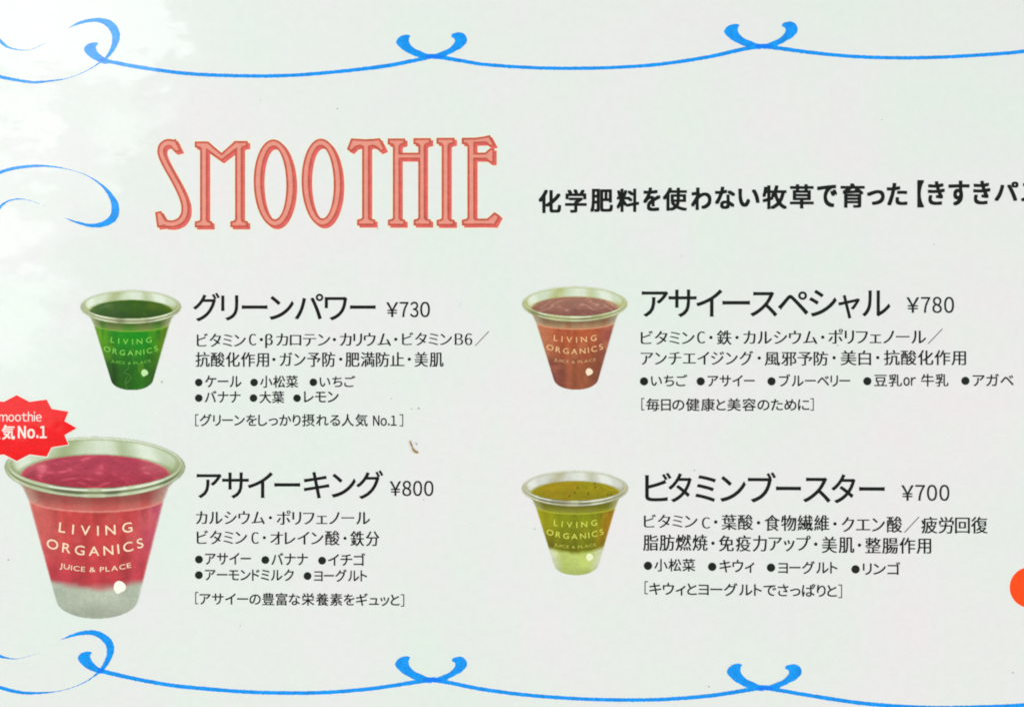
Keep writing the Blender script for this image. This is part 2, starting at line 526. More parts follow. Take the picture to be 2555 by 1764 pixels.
Z2 = Region(360, 300, 4.624)
Z3 = Region(820, 300, 4.624)
letters = {
    'S': (Z2, [band([(352, 288, 20), (318, 270, 22), (262, 268, 22), (212, 300, 21), (196, 360, 21), (212, 430, 21), (265, 540, 20), (330, 655, 20), (400, 785, 21),
                     (452, 905, 22), (474, 1000, 23), (466, 1090, 23), (420, 1162, 22), (340, 1198, 20), (262, 1196, 20), (215, 1175, 19)]),
               [(300, 262), (330, 256), (352, 248), (400, 346), (368, 354), (338, 322), (318, 296)],
               [(152, 1082), (184, 1076), (244, 1180), (212, 1212), (170, 1216)]]),
    'M': (Z2, [stem(668, 710, 300, 1190), stem(1072, 1112, 300, 1190), cap(607, 722, 668, 710, 272), cap(1060, 1172, 1072, 1112, 267),
               [(690, 272), (726, 272), (893, 412), (1055, 267), (1100, 267), (1072, 312), (893, 450), (712, 322)],
               foot(607, 762, 668, 710, 1216), foot(1018, 1172, 1072, 1112, 1214)]),
    'T': (Z3, [stem(410, 452, 270, 1190), [(275, 238), (340, 242), (430, 247), (520, 242), (578, 236), (628, 335), (602, 345), (562, 302), (505, 284), (452, 300), (410, 300), (362, 284), (305, 300), (262, 342), (240, 330)],
               foot(352, 515, 410, 452, 1194)]),
    'H': (Z3, [stem(765, 805, 260, 1180), stem(1058, 1096, 260, 1180), cap(706, 860, 765, 805, 238), cap(1002, 1156, 1058, 1096, 234),
               foot(708, 862, 765, 805, 1196), foot(1004, 1156, 1058, 1096, 1194), stem(800, 1062, 402, 434)]),
    'I': (Z3, [stem(1328, 1370, 260, 1180), cap(1268, 1430, 1328, 1370, 230), foot(1270, 1430, 1328, 1370, 1198)]),
    'E': (Z3, [stem(1625, 1668, 240, 1180), [(1560, 230), (1700, 228), (1790, 215), (1848, 202), (1890, 282), (1868, 286), (1820, 248), (1668, 252), (1668, 300), (1625, 300), (1600, 262), (1560, 258)],
               [(1660, 402), (1815, 400), (1868, 352), (1888, 352), (1888, 476), (1872, 476), (1820, 436), (1660, 434)],
               [(1560, 1194), (1560, 1170), (1600, 1162), (1625, 1138), (1668, 1138), (1690, 1162), (1840, 1160), (1916, 1092), (1952, 1116), (1908, 1196), (1780, 1192)]]),
}


def ring(flat, c, ro, ri, z, mi, dx=0, dy=0, tilt=0.0):
    n = 72
    pts = []
    for rx, ry in (ro, ri):
        for i in range(n):
            t = 2 * math.pi * i / n
            yy = ry * math.sin(t)
            pts.append((c[0] + rx * math.cos(t) + dx + tilt * yy, c[1] + yy + dy))
    fs = [(i, n + i, n + (i + 1) % n, (i + 1) % n) for i in range(n)]
    flat.add(pts, fs, z, mi)


E1 = 5.2
SHX, SHY = 5.8, 5.2
heading = None
hl = Flat()
names = []
k = 1 / 4.624
for ch in 'SMTHIE':
    rg, polys = letters[ch]
    for q, poly in enumerate(polys):
        pp = [rg.pt(p) for p in poly]
        o = expand(pp, E1 + 2.6)
        hl.poly(o, Z1 * 0.30 + q * 3e-6)
        hl.poly([(a + SHX, b + SHY) for a, b in o], Z1 * 0.33 + q * 3e-6)
ocs = [((1500, 731), (213, 482), (163, 437)), ((2048, 722), (209, 482), (162, 436))]
for c, ro, ri in ocs:
    c2 = Z2.pt(c)
    ring(hl, c2, (ro[0] * k + E1 + 2.6, ro[1] * k + E1 + 2.6), (ri[0] * k - E1 - 2, ri[1] * k - E1 - 2), Z1 * 0.3, 0, tilt=0.02)
    ring(hl, c2, (ro[0] * k + E1 + 2.6, ro[1] * k + E1 + 2.6), (ri[0] * k - E1 - 2, ri[1] * k - E1 - 2), Z1 * 0.35, 0, SHX, SHY, tilt=0.02)
M['cream'] = print_material('cream_edge', (238, 238, 212), 0.01)  # cream sharpening halo painted around the heading letters
heading = hl.build('heading', M['cream'], menu, label='coral heading word with dark outline and drop shadow')


def add_letter(ch, build):
    fl = Flat(); build(fl)
    fl.build('letter', [M['coral'], M['rust'], M['salmon']], heading, label='outlined coral letter ' + ch)


def poly_letter(ch):
    rg, polys = letters[ch]
    def b(fl):
        for q, poly in enumerate(polys):
            pp = [rg.pt(p) for p in poly]
            o = expand(pp, E1)
            e = q * 3e-6
            fl.poly([(a + SHX, c + SHY) for a, c in o], Z1 * 1.0 + e, 0)
            fl.poly(o, Z1 * 1.7 + e, 1)
            fl.poly(pp, Z1 * 2.4 + e, 2)
    add_letter(ch, b)


poly_letter('S'); poly_letter('M')
for c, ro, ri in ocs:
    def b(fl, c=c, ro=ro, ri=ri):
        c2 = Z2.pt(c)
        for z, mi, e, dx, dy in ((1.0, 0, E1, SHX, SHY), (1.7, 1, E1, 0, 0), (2.4, 2, 0, 0, 0)):
            ring(fl, c2, (ro[0] * k + e, ro[1] * k + e), (ri[0] * k - e, ri[1] * k - e), Z1 * z, mi, dx, dy, tilt=0.02)
    add_letter('O', b)
for ch in 'THIE':
    poly_letter(ch)

# ------------------------------------------------------------------ printed text
def textpart(name, mat, items, label=None, parent=None):
    fl = Flat()
    for it in items:
        it(fl)
    return fl.build(name, M[mat], parent or menu, label=label)


def T(rg, s, b, style, **kw):
    if 'xs' in kw and kw['xs']: kw['xs'] = rg.spans(kw['xs'])
    return lambda fl: text(fl, s, rg.box(*b), style, **kw)


def DOT(rg, x, y, r, z=Z1):
    def f(fl):
        c = rg.pt((x, y)); rr = r / rg.f
        fl.poly([(c[0] + rr * math.cos(t), c[1] + rr * math.sin(t)) for t in np.linspace(0, 2 * math.pi, 20, endpoint=False)], z)
    return f


def SLASH(rg, x0, y0, x1, y1, w):
    def f(fl):
        a = rg.pt((x0, y1)); b = rg.pt((x1, y0))
        ww = w / 2 / rg.f
        fl.poly([(a[0] - ww, a[1]), (a[0] + ww, a[1]), (b[0] + ww, b[1]), (b[0] - ww, b[1])], Z1)
    return f


def BR(rg, x0, y0, x1, y1, w, left=True):
    def f(fl):
        a = rg.pt((x0, y0)); b = rg.pt((x1, y1)); ww = w / rg.f
        (ax, ay), (bx, by) = a, b
        xs = (ax, ax + ww) if left else (bx - ww, bx)
        fl.poly([(xs[0], ay), (xs[1], ay), (xs[1], by), (xs[0], by)], Z1)
        e = 1.2e-5
        fl.poly([(ax, ay), (bx, ay), (bx, ay + ww), (ax, ay + ww)], Z1 + e)
        fl.poly([(ax, by - ww), (bx, by - ww), (bx, by), (ax, by)], Z1 + e)
    return f


def bullets(rg, mat_parent, lst, r, parent):
    for x, y in lst:
        fl = Flat(); DOT(rg, x, y, r)(fl)
        fl.build('bullet', M['dot'], parent)


# slogan beside the heading
H1 = Region(1320, 440, 3.6125); H2 = Region(1920, 420, 3.641)
sl = []
for ch, b in (('化', (85, 128, 290, 328)), ('学', (325, 123, 520, 325)), ('肥', (552, 120, 757, 320)), ('料', (788, 118, 993, 318)), ('を', (1028, 108, 1185, 310)),
              ('使', (1205, 108, 1425, 308)), ('わ', (1460, 108, 1645, 300)), ('な', (1675, 100, 1858, 292)), ('い', (1885, 118, 2078, 272)), ('牧', (2103, 88, 2325, 293))):
    sl.append(T(H1, ch, b, 'bold'))
for ch, b in (('草', (185, 152, 402, 362)), ('で', (432, 158, 615, 350)), ('育', (645, 143, 865, 355)), ('っ', (885, 205, 1047, 330)), ('た', (1065, 140, 1253, 335)),
              ('【', (1342, 115, 1405, 352)), ('き', (1437, 125, 1593, 330)), ('す', (1625, 120, 1817, 335)), ('き', (1850, 120, 2007, 325)), ('パ', (2042, 128, 2262, 295)), ('ス', (2282, 140, 2490, 300))):
    sl.append(T(H2, ch, b, 'bold'))
textpart('slogan', 'hazy_black', sl, 'bold slogan line right of the heading')

R1 = Region(470, 710, 2.964); R2 = Region(470, 920, 3.853)
textpart('dish_name', 'black', [T(R1, 'グリーンパワー', (35, 62, 1385, 272), 'title', xs=[(35, 232), (242, 370), (395, 585), (600, 780), (787, 998), (1008, 1175), (1195, 1385)])], 'dish name beside the green cup')
textpart('price', 'black', [T(R1, '¥730', (1463, 128, 1787, 242), 'price', xs=[(1463, 1552), (1562, 1628), (1640, 1702), (1714, 1787)])], 'price 730')
textpart('description', 'black', [
    T(R1, 'ビタミン', (62, 362, 425, 460), 'serif'), T(R1, 'C', (448, 365, 503, 450), 'latin_serif'), DOT(R1, 540, 407, 12),
    T(R1, 'β', (568, 365, 625, 470), 'latin_serif'), T(R1, 'カロテン', (650, 362, 1050, 455), 'serif'), DOT(R1, 1080, 407, 12),
    T(R1, 'カリウム', (1120, 358, 1500, 455), 'serif'), DOT(R1, 1534, 405, 12), T(R1, 'ビタミン', (1580, 355, 1950, 450), 'serif'),
    T(R1, 'B6', (1970, 362, 2100, 448), 'latin_serif'), SLASH(R1, 2122, 347, 2222, 453, 7),
    T(R1, '抗酸化作用', (52, 500, 597, 608), 'serif', gap=.06), DOT(R1, 633, 554, 12), T(R1, 'ガン予防', (675, 500, 1087, 608), 'serif'),
    DOT(R1, 1127, 552, 12), T(R1, '肥満防止', (1160, 500, 1597, 608), 'serif', gap=.06), DOT(R1, 1634, 552, 12), T(R1, '美肌', (1672, 500, 1887, 608), 'serif')],
    'two lines of health benefits for the green cup')
ing = textpart('ingredient_list', 'black', [
    T(R2, 'ケール', (160, 66, 512, 178), 'light'), T(R2, '小松菜', (690, 65, 1055, 182), 'light', gap=.06), T(R2, 'いちご', (1262, 68, 1605, 175), 'light', gap=.14),
    T(R2, 'バナナ', (158, 213, 502, 325), 'light'), T(R2, '大葉', (683, 215, 922, 330), 'light', gap=.06), T(R2, 'レモン', (1112, 218, 1445, 322), 'light')], 'six ingredients of the green cup')
bullets(R2, None, [(100, 132), (632, 132), (1202, 130), (100, 282), (626, 282), (1045, 283)], 37, ing)
textpart('tagline', 'black', [BR(R2, 66, 437, 98, 552, 9), T(R2, 'グリーンをしっかり摂れる人気', (108, 435, 1725, 553), 'light'),
    T(R2, 'No.1', (1775, 450, 2002, 548), 'light', gap=.10), BR(R2, 2030, 437, 2065, 553, 9, False)], 'bracketed line under the green cup entry')

R3 = Region(470, 1150, 3.6125); R4 = Region(470, 1360, 3.853)
textpart('dish_name', 'black', [T(R3, 'アサイーキング', (75, 85, 1757, 342), 'title', xs=[(75, 300), (305, 545), (535, 762), (775, 1008), (1040, 1272), (1290, 1510), (1512, 1757)])], 'dish name beside the large pink cup')
textpart('price', 'black', [T(R3, '¥800', (1815, 178, 2210, 315), 'price', xs=[(1815, 1918), (1928, 2010), (2025, 2108), (2124, 2210)])], 'price 800')
textpart('description', 'black', [
    T(R3, 'カルシウム', (68, 450, 690, 568), 'serif'), DOT(R3, 740, 510, 14), T(R3, 'ポリフェノール', (795, 445, 1640, 572), 'serif'),
    T(R3, 'ビタミン', (75, 625, 530, 748), 'serif'), T(R3, 'C', (568, 640, 635, 745), 'latin_serif'), DOT(R3, 685, 690, 14),
    T(R3, 'オレイン酸', (738, 628, 1365, 758), 'serif'), DOT(R3, 1412, 695, 14), T(R3, '鉄分', (1460, 630, 1722, 765), 'serif')],
    'two lines of health benefits for the pink cup')
ing = textpart('ingredient_list', 'black', [
    T(R4, 'アサイー', (162, 73, 602, 185), 'light'), T(R4, 'バナナ', (798, 73, 1150, 190), 'light'), T(R4, 'イチゴ', (1342, 76, 1700, 195), 'light'),
    T(R4, 'アーモンドミルク', (160, 226, 1015, 336), 'light', slope=.006), T(R4, 'ヨーグルト', (1208, 232, 1718, 350), 'light')], 'five ingredients of the pink cup')
bullets(R4, None, [(102, 136), (740, 141), (1286, 147), (101, 286), (1146, 295)], 38, ing)
textpart('tagline', 'black', [BR(R4, 66, 447, 96, 565, 9), T(R4, 'アサイーの豊富な栄養素をギュッと', (108, 452, 2030, 572), 'light', slope=.006),
    BR(R4, 2042, 470, 2075, 588, 9, False)], 'bracketed line under the pink cup entry')

R5 = Region(1580, 700, 2.688); R6 = Region(1580, 900, 2.371)
textpart('dish_name', 'hazy_black', [T(R5, 'アサイースペシャル', (57, 60, 1725, 255), 'title', xs=[(57, 235), (237, 425), (422, 598), (598, 783), (785, 967), (970, 1175), (1180, 1365), (1375, 1520), (1535, 1725)])], 'dish name beside the brown cup')
textpart('price', 'hazy_grey_black', [T(R5, '¥780', (1832, 110, 2152, 218), 'price', xs=[(1832, 1918), (1930, 1992), (2006, 2070), (2084, 2152)])], 'price 780')
textpart('description', 'hazy_black', [
    T(R5, 'ビタミン', (50, 338, 412, 428), 'serif'), T(R5, 'C', (428, 342, 483, 422), 'latin_serif'), DOT(R5, 521, 382, 11), T(R5, '鉄', (560, 335, 660, 430), 'serif'),
    DOT(R5, 696, 382, 11), T(R5, 'カルシウム', (738, 336, 1235, 426), 'serif'), DOT(R5, 1271, 380, 11), T(R5, 'ポリフェノール', (1308, 325, 1965, 424), 'serif'),
    SLASH(R5, 1977, 325, 2073, 425, 7),
    T(R5, 'アンチエイジング', (50, 472, 805, 568), 'serif'), DOT(R5, 845, 520, 11), T(R5, '風邪予防', (880, 476, 1307, 570), 'serif', gap=.06), DOT(R5, 1347, 518, 11),
    T(R5, '美白', (1390, 470, 1595, 568), 'serif'), DOT(R5, 1640, 517, 11), T(R5, '抗酸化作用', (1680, 467, 2232, 567), 'serif', gap=.06)],
    'two lines of health benefits for the brown cup')
ing = textpart('ingredient_list', 'hazy_black', [
    T(R6, 'いちご', (105, 82, 320, 150), 'light', gap=.14), T(R6, 'アサイー', (440, 86, 718, 152), 'light'), T(R6, 'ブルーベリー', (862, 80, 1283, 152), 'light'),
    T(R6, '豆乳', (1425, 80, 1590, 152), 'light'), T(R6, 'or', (1598, 98, 1672, 148), 'light'), T(R6, '牛乳', (1703, 78, 1865, 152), 'light'), T(R6, 'アガベ', (2008, 78, 2250, 150), 'light')],
    'ingredients of the brown cup in one row')
bullets(R6, None, [(64, 122), (399, 122), (818, 122), (1385, 121), (1965, 119)], 24.5, ing)
textpart('tagline', 'hazy_black', [BR(R6, 48, 220, 66, 293, 5.5), T(R6, '毎日の健康と美容のために', (76, 222, 1042, 297), 'light'), BR(R6, 1048, 222, 1068, 295, 5.5, False)],
         'bracketed line under the brown cup entry')

R7 = Region(1580, 1150, 2.569); R8 = Region(1580, 1370, 2.371)
textpart('dish_name', 'hazy_black', [T(R7, 'ビタミンブースター', (75, 68, 1612, 262), 'title', slope=.006, xs=[(75, 245), (225, 375), (397, 530), (557, 722), (735, 915), (915, 1075), (1088, 1265), (1270, 1425), (1448, 1612)])], 'dish name beside the yellow green cup')
textpart('price', 'hazy_grey_black', [T(R7, '¥700', (1718, 152, 2027, 255), 'price', xs=[(1718, 1798), (1808, 1870), (1882, 1948), (1962, 2027)])], 'price 700')
textpart('description', 'hazy_black', [
    T(R7, 'ビタミン', (68, 342, 412, 427), 'serif'), T(R7, 'C', (440, 360, 493, 432), 'latin_serif'), DOT(R7, 529, 390, 11), T(R7, '葉酸', (566, 343, 768, 440), 'serif', gap=.06),
    DOT(R7, 803, 395, 11), T(R7, '食物繊維', (841, 346, 1257, 447), 'serif', gap=.06), DOT(R7, 1293, 402, 11), T(R7, 'クエン酸', (1335, 355, 1724, 457), 'serif'),
    SLASH(R7, 1738, 357, 1832, 458, 7), T(R7, '疲労回復', (1845, 358, 2272, 463), 'serif', gap=.06),
    T(R7, '脂肪燃焼', (63, 470, 477, 574), 'serif', gap=.06), DOT(R7, 511, 526, 11), T(R7, '免疫力アップ', (548, 476, 1137, 578), 'serif'), DOT(R7, 1170, 532, 11),
    T(R7, '美肌', (1208, 485, 1417, 588), 'serif'), DOT(R7, 1450, 538, 11), T(R7, '整腸作用', (1486, 490, 1910, 592), 'serif', gap=.06)],
    'two lines of health benefits for the yellow green cup')
ing = textpart('ingredient_list', 'hazy_black', [
    T(R8, '小松菜', (125, 56, 367, 130), 'light', gap=.06), T(R8, 'キウィ', (510, 62, 717, 138), 'light'), T(R8, 'ヨーグルト', (858, 70, 1208, 145), 'light'), T(R8, 'リンゴ', (1358, 76, 1580, 150), 'light')],
    'four ingredients of the yellow green cup')
bullets(R8, None, [(87, 97), (467, 103), (815, 108), (1315, 118)], 25, ing)
textpart('tagline', 'hazy_black', [BR(R8, 67, 188, 87, 265, 5.5), T(R8, 'キウィとヨーグルトでさっぱりと', (95, 194, 1205, 270), 'light', slope=.012), BR(R8, 1213, 208, 1235, 288, 5.5, False)],
         'bracketed line under the yellow green cup entry')


# ------------------------------------------------------------------ cup pictures (printed photographs)
def smooth(a, b, x):
    t = np.clip((x - a) / (b - a), 0, 1)
    return t * t * (3 - 2 * t)


def vnoise(x, y, seed):
    r = np.random.RandomState(seed)
    g = r.rand(64, 64)
    xi = np.floor(x).astype(int); yi = np.floor(y).astype(int)
    fx = x - xi; fy = y - yi
    fx = fx * fx * (3 - 2 * fx); fy = fy * fy * (3 - 2 * fy)
    G = lambda a, b: g[a % 64, b % 64]
    return (G(xi, yi) * (1 - fx) + G(xi + 1, yi) * fx) * (1 - fy) + (G(xi, yi + 1) * (1 - fx) + G(xi + 1, yi + 1) * fx) * fy


def mix(a, b, t):
    return a * (1 - t[..., None]) + b * t[..., None]


def C(*c): return np.array(c, float)


cups = [
    dict(name='green', cx=326.4, cy=765.8, rx=125.8, sy=1.015, seed=3,
         surf=(C(52, 88, 14), C(84, 108, 10), C(40, 70, 18)), body=(C(26, 134, 8), C(106, 150, 30), C(100, 122, 24), C(40, 92, 18), C(30, 62, 26)),
         band=C(120, 135, 70), line=C(130, 170, 50), wall=C(205, 216, 190), side=C(150, 158, 95), ink=C(132, 206, 82), dot=C(190, 230, 165), layer=None, label='printed picture of a cup of dark green juice', bl=.395, txt=.8),
    dict(name='brown', cx=1433.8, cy=758.4, rx=131.6, sy=1.0, seed=5,
         surf=(C(156, 108, 94), C(150, 106, 80), C(128, 78, 72)), body=(C(176, 86, 54), C(196, 122, 86), C(146, 78, 72), C(142, 80, 56), C(128, 68, 62)),
         band=C(170, 140, 105), line=C(225, 150, 115), wall=C(205, 215, 190), side=C(168, 170, 92), ink=C(236, 190, 138), dot=C(248, 226, 196), layer=None, label='printed picture of a cup of brown juice', bl=.40, txt=.85),
    dict(name='yellow', cx=1434.4, cy=1218, rx=133.1, sy=1.0, seed=9,
         surf=(C(148, 136, 10), C(156, 140, 12), C(132, 122, 12)), body=(C(132, 138, 12), C(162, 154, 14), C(158, 106, 18), C(104, 102, 12), C(96, 92, 10)),
         band=C(138, 136, 50), line=C(178, 182, 50), wall=C(208, 210, 200), side=C(170, 162, 120), ink=C(214, 216, 92), dot=C(238, 242, 196), layer=(C(186, 200, 108), C(204, 208, 172), 1.20, .10), label='printed picture of a cup of olive yellow juice over pale green', bl=.395, txt=.75),
    dict(name='pink', cx=236.5, cy=1165, rx=225.6, sy=1.03, seed=12,
         surf=(C(176, 62, 82), C(190, 88, 100), C(158, 46, 64)), body=(C(198, 68, 68), C(206, 102, 96), C(184, 82, 106), C(182, 58, 66), C(172, 54, 66)),
         band=C(196, 104, 96), line=C(222, 136, 124), wall=C(196, 208, 180), side=C(138, 150, 96), ink=C(250, 222, 190), dot=C(250, 246, 232), layer=(C(176, 182, 164), C(176, 184, 166), 1.285, .07), label='large printed picture of a cup of pink juice over a white layer', bl=.43, txt=1.0),
]


def cup_picture(c):
    rx0 = c['rx']
    step = 1.1 if rx0 < 200 else 1.5
    xs = np.arange(-1.03, 1.03, step / rx0)
    ys = np.arange(-0.37, 1.74, step / rx0)
    X, Y = np.meshgrid(xs, ys)
    sd = c['seed']
    n1 = vnoise(X * 5 + 9, Y * 5 + 9, sd); n2 = vnoise(X * 14 + 30, Y * 14 + 30, sd + 1); n3 = vnoise(X * 40 + 80, Y * 40 + 80, sd + 2)
    vs = vnoise(X * 9 + 20, Y * 0.7 + 5, sd + 3)            # vertical streaks
    # geometry tests
    R = np.sqrt(X ** 2 + (Y / .337) ** 2)
    O = np.sqrt((X / .935) ** 2 + ((Y + .037) / .268) ** 2)
    liq = np.sqrt(((X - .01) / .83) ** 2 + ((Y - .10) / .235) ** 2)
    Yb = Y / c['sy']
    sxl = np.interp(Yb, [.15, .22, .36, 1.44], [-.86, -.80, -.735, -c['bl']])
    sxr = np.interp(Yb, [.15, .22, .36, 1.44], [.88, .82, .765, c['bl'] + .05])
    mid = (sxl + sxr) / 2; hw = (sxr - sxl) / 2
    u = (X - mid) / hw
    yb = 1.41 + .215 * np.sqrt(np.clip(1 - (np.clip(np.abs(u), 0, 1)) ** 2.1, 0, 1))
    body = (np.abs(u) <= 1) & (Yb <= yb) & (Yb > .15) & (R > 1)
    rim = (R <= 1) & (O > 1)
    surf = (O <= 1) & (liq <= 1)
    wall = (O <= 1) & (liq > 1)
    img = np.zeros(X.shape + (3,)) + 230.0
    # inside wall
    w = mix(np.broadcast_to(c['wall'], img.shape), np.broadcast_to(c['side'], img.shape), smooth(.62, .95, np.abs(X + .02)) * .9 * smooth(-.12, .12, Y) + .0)
    w = mix(w, np.broadcast_to(c['side'], img.shape), smooth(.30, .42, np.abs(X + .38)) * 0 + .6 * smooth(.22, .0, np.abs(X + .42 + .5 * Y)) + .35 * smooth(.16, .0, np.abs(X - .36 - .3 * Y)) + .25 * smooth(1.0, .9, 1 / np.maximum(O, .01)) * 0)
    w = mix(w, np.broadcast_to(C(240, 244, 234), img.shape), .55 * smooth(.16, .04, np.abs(X - .62 - .3 * Y)) + .5 * smooth(.16, .03, np.abs(X + .78 - .3 * Y)) + .35 * smooth(.22, .05, np.abs(X - .10)))
    w = mix(w, np.broadcast_to(c['side'] * .9, img.shape), .55 * smooth(1.10, 1.0, liq))
    w = mix(w, np.broadcast_to(c['side'] * .95, img.shape), .5 * smooth(.93, 1.0, O))
    img[wall] = w[wall]
    # liquid surface
    a, b, d = c['surf']
    s = mix(np.broadcast_to(a, img.shape), np.broadcast_to(b, img.shape), smooth(.45, .95, n1 * .6 + .5 * np.abs(X)))
    s = mix(s, np.broadcast_to(d, img.shape), smooth(.0, .22, Y + (n1 - .5) * .1) * .8)
    rip = .65 * vnoise(X * 4.5 + n1 * 2 + 40, Y * 24 + 7 + n1 * 4 - 9 * X * X, sd + 7) + .35 * vnoise(X * 14 + 40, Y * 46 + n2 * 2 + 17, sd + 8)
    s = s * (1 + .22 * (rip - .5) * (1 if c['name'] in ('pink', 'brown') else .45))[..., None] + (smooth(.60, .85, rip) * (24 if c['name'] in ('pink', 'brown') else 5))[..., None]
    if c['name'] == 'yellow':
        s = mix(s, np.broadcast_to(C(168, 118, 28), img.shape), .38 * smooth(.5, .85, .5 * n1 + .3 * n2 + .2 * n3))
        for dx, dy in ((.37, -.09), (.38, -.02), (.05, -.01), (0, .08), (.62, .12), (.68, .12), (-.1, .14), (.25, .1)):
            s = mix(s, np.broadcast_to(C(70, 60, 10), img.shape), .8 * smooth(.025, .008, np.hypot(X - dx, Y - dy)))
    s = mix(s, np.broadcast_to(c['line'], img.shape), .45 * smooth(.955, .99, liq))
    img[surf] = s[surf]
    # rim
    r = np.broadcast_to(c['side'], img.shape) * 1.0
    r = mix(r, np.broadcast_to(C(206, 212, 190), img.shape), np.full(X.shape, .50))
    r = mix(r, np.broadcast_to(c['side'] * .62, img.shape), .75 * smooth(.30, .9, n1) * smooth(.0, .2, Y))
    ph = (1 - R) / np.maximum(1 - R + np.maximum(O - 1, 0), 1e-4)      # 0 at the outer edge, 1 at the inner
    r = mix(r, np.broadcast_to(c['side'] * .60, img.shape), .6 * smooth(.16, .05, np.abs(ph - .45)) * smooth(-.1, .2, Y))
    r = mix(r, np.broadcast_to(C(238, 244, 226), img.shape), (.85 * smooth(.2, .08, np.abs(ph - .72)) + .55 * smooth(.15, .05, np.abs(ph - .14))) * smooth(-.05, .2, Y) * (.35 + .65 * smooth(.35, .6, vnoise(X * 5 + 3, Y * 0 + 2, sd + 5))))
    r = mix(r, np.broadcast_to(C(222, 228, 212), img.shape), .7 * smooth(.0, -.18, Y))
    r = mix(r, np.broadcast_to(c['side'] * .8, img.shape), .5 * smooth(.975, 1.0, R))
    img[rim] = r[rim]
    # body
    c0, cl, cr, cb, cd = c['body']
    B = lambda v: np.broadcast_to(v, img.shape)
    o = mix(B(c0), B(cl), smooth(-.35, -.95, u) * .85)
    o = mix(o, B(cr), smooth(.45, .95, u) * .85)
    o = mix(o, B(cb), smooth(.55, 1.25, Yb + (n1 - .5) * .3) * .85)
    o = mix(o, B(cd), smooth(.9, 1.25, Yb) * smooth(-.1, -.9, u) * .75 + .55 * smooth(1.05, 1.4, Yb) * smooth(.82, 1, np.abs(u)))
    o = o * (1 + .22 * (vs - .5) + .09 * (n2 - .5))[..., None]
    o = mix(o, B(c0 * .62), .45 * smooth(.62, .8, vs) * smooth(.9, .4, Yb))
    o = mix(o, B(cl * 1.05), .35 * smooth(.70, .9, n1))
    fill = .345 + .135 * np.sqrt(np.clip(1 - u ** 2, 0, 1))
    bd = mix(B(c['band']), B(c0), .35 * smooth(.4, .8, vs)) * (1 - .25 * smooth(.12, .0, Yb - .20 - .14 * np.sqrt(np.clip(1 - X ** 2, 0, 1))))[..., None]
    bd = mix(bd, B(C(200, 202, 180)), .5 * smooth(.75, .98, np.abs(u)))
    o = mix(o, bd, smooth(.012, -.012, Yb - fill) * .92)
    o = mix(o, B(c['line']), .85 * smooth(.016, .004, np.abs(Yb - fill)))
    if c['layer']:
        la, lb, ly, lc = c['layer']
        e = ly - lc * u ** 2 + (n2 - .5) * .025 + (n1 - .5) * .03
        lay = mix(B(la), B(lb), smooth(.5, .95, np.abs(u)))
        lay = lay * (1 + .10 * (n1 - .5))[..., None] * (1 - .10 * smooth(1.4, 1.62, Yb))[..., None]
        o = mix(o, lay, smooth(-.05, .06, Yb - e))
    o = mix(o, B(C(225, 226, 212)), .55 * smooth(.955, 1.0, np.abs(u)))
    img[body] = o[body]
    n4 = vnoise(X * 90 + 11, Y * 90 + 5, sd + 9)
    inside = (body | surf)[..., None]
    img = np.where(inside, img * (1 + .06 * (n3 - .5) + .05 * (n4 - .5))[..., None], img * (1 + .02 * (n3 - .5))[..., None])
    img = np.where(inside, img * .97 + .03 * np.array((214, 222, 204)), img)  # thin pale haze mixed into the drink colours
    img = np.clip(img, 0, 255) / 255
    L = np.where(img <= .04045, img / 12.92, ((img + .055) / 1.055) ** 2.4)
    L = np.maximum(L - .011, .001)
    H, Wd = X.shape
    pu = c['cx'] + X * rx0; pv = c['cy'] + Y * rx0

    def region(name, mask, z, parent, label=None):
        idx = -np.ones(X.shape, int)
        cell = mask[:-1, :-1] & mask[1:, :-1] & mask[:-1, 1:] & mask[1:, 1:]
        part = (mask[:-1, :-1] | mask[1:, :-1] | mask[:-1, 1:] | mask[1:, 1:])
        cell = cell | (part & (mask[:-1, :-1].astype(int) + mask[1:, :-1] + mask[:-1, 1:] + mask[1:, 1:] >= 2) & MASKALL[:-1, :-1])
        ii, jj = np.nonzero(cell)
        use = np.zeros(X.shape, bool)
        for a_, b_ in ((0, 0), (1, 0), (0, 1), (1, 1)): use[ii + a_, jj + b_] = True
        idx[use] = np.arange(use.sum())
        vx = (pu[use] - CX) * S; vy = (CY - pv[use]) * S
        v = np.stack([vx, vy, np.full_like(vx, z)], 1)
        f = np.stack([idx[ii, jj], idx[ii + 1, jj], idx[ii + 1, jj + 1], idx[ii, jj + 1]], 1)
        me = bpy.data.meshes.new(name)
        me.vertices.add(len(v)); me.vertices.foreach_set('co', v.ravel())
        me.loops.add(f.size); me.loops.foreach_set('vertex_index', f.ravel())
        me.polygons.add(len(f)); me.polygons.foreach_set('loop_start', np.arange(0, f.size, 4))
        me.update(calc_edges=True)
        at = me.color_attributes.new('col', 'FLOAT_COLOR', 'POINT')
        cc = np.concatenate([L[use], np.ones((use.sum(), 1))], 1)
        at.data.foreach_set('color', cc.ravel())
        me.materials.append(M['photo'])
        ob = bpy.data.objects.new(name, me); scene.collection.objects.link(ob); ob.parent = parent
        if label: ob['label'] = label
        return ob

    MASKALL = body | rim | surf | wall
    # ragged cells at the region borders must not overlap in one plane: small steps in height
    root = region('cup_picture', body, Z1 * 1.0, menu, c['label'])
    region('cup_wall', wall, Z1 * 1.3, root)
    region('juice_surface', surf, Z1 * 1.6, root)
    region('cup_rim', rim, Z1 * 1.9, root)
    # lettering on the cup
    fl = Flat()
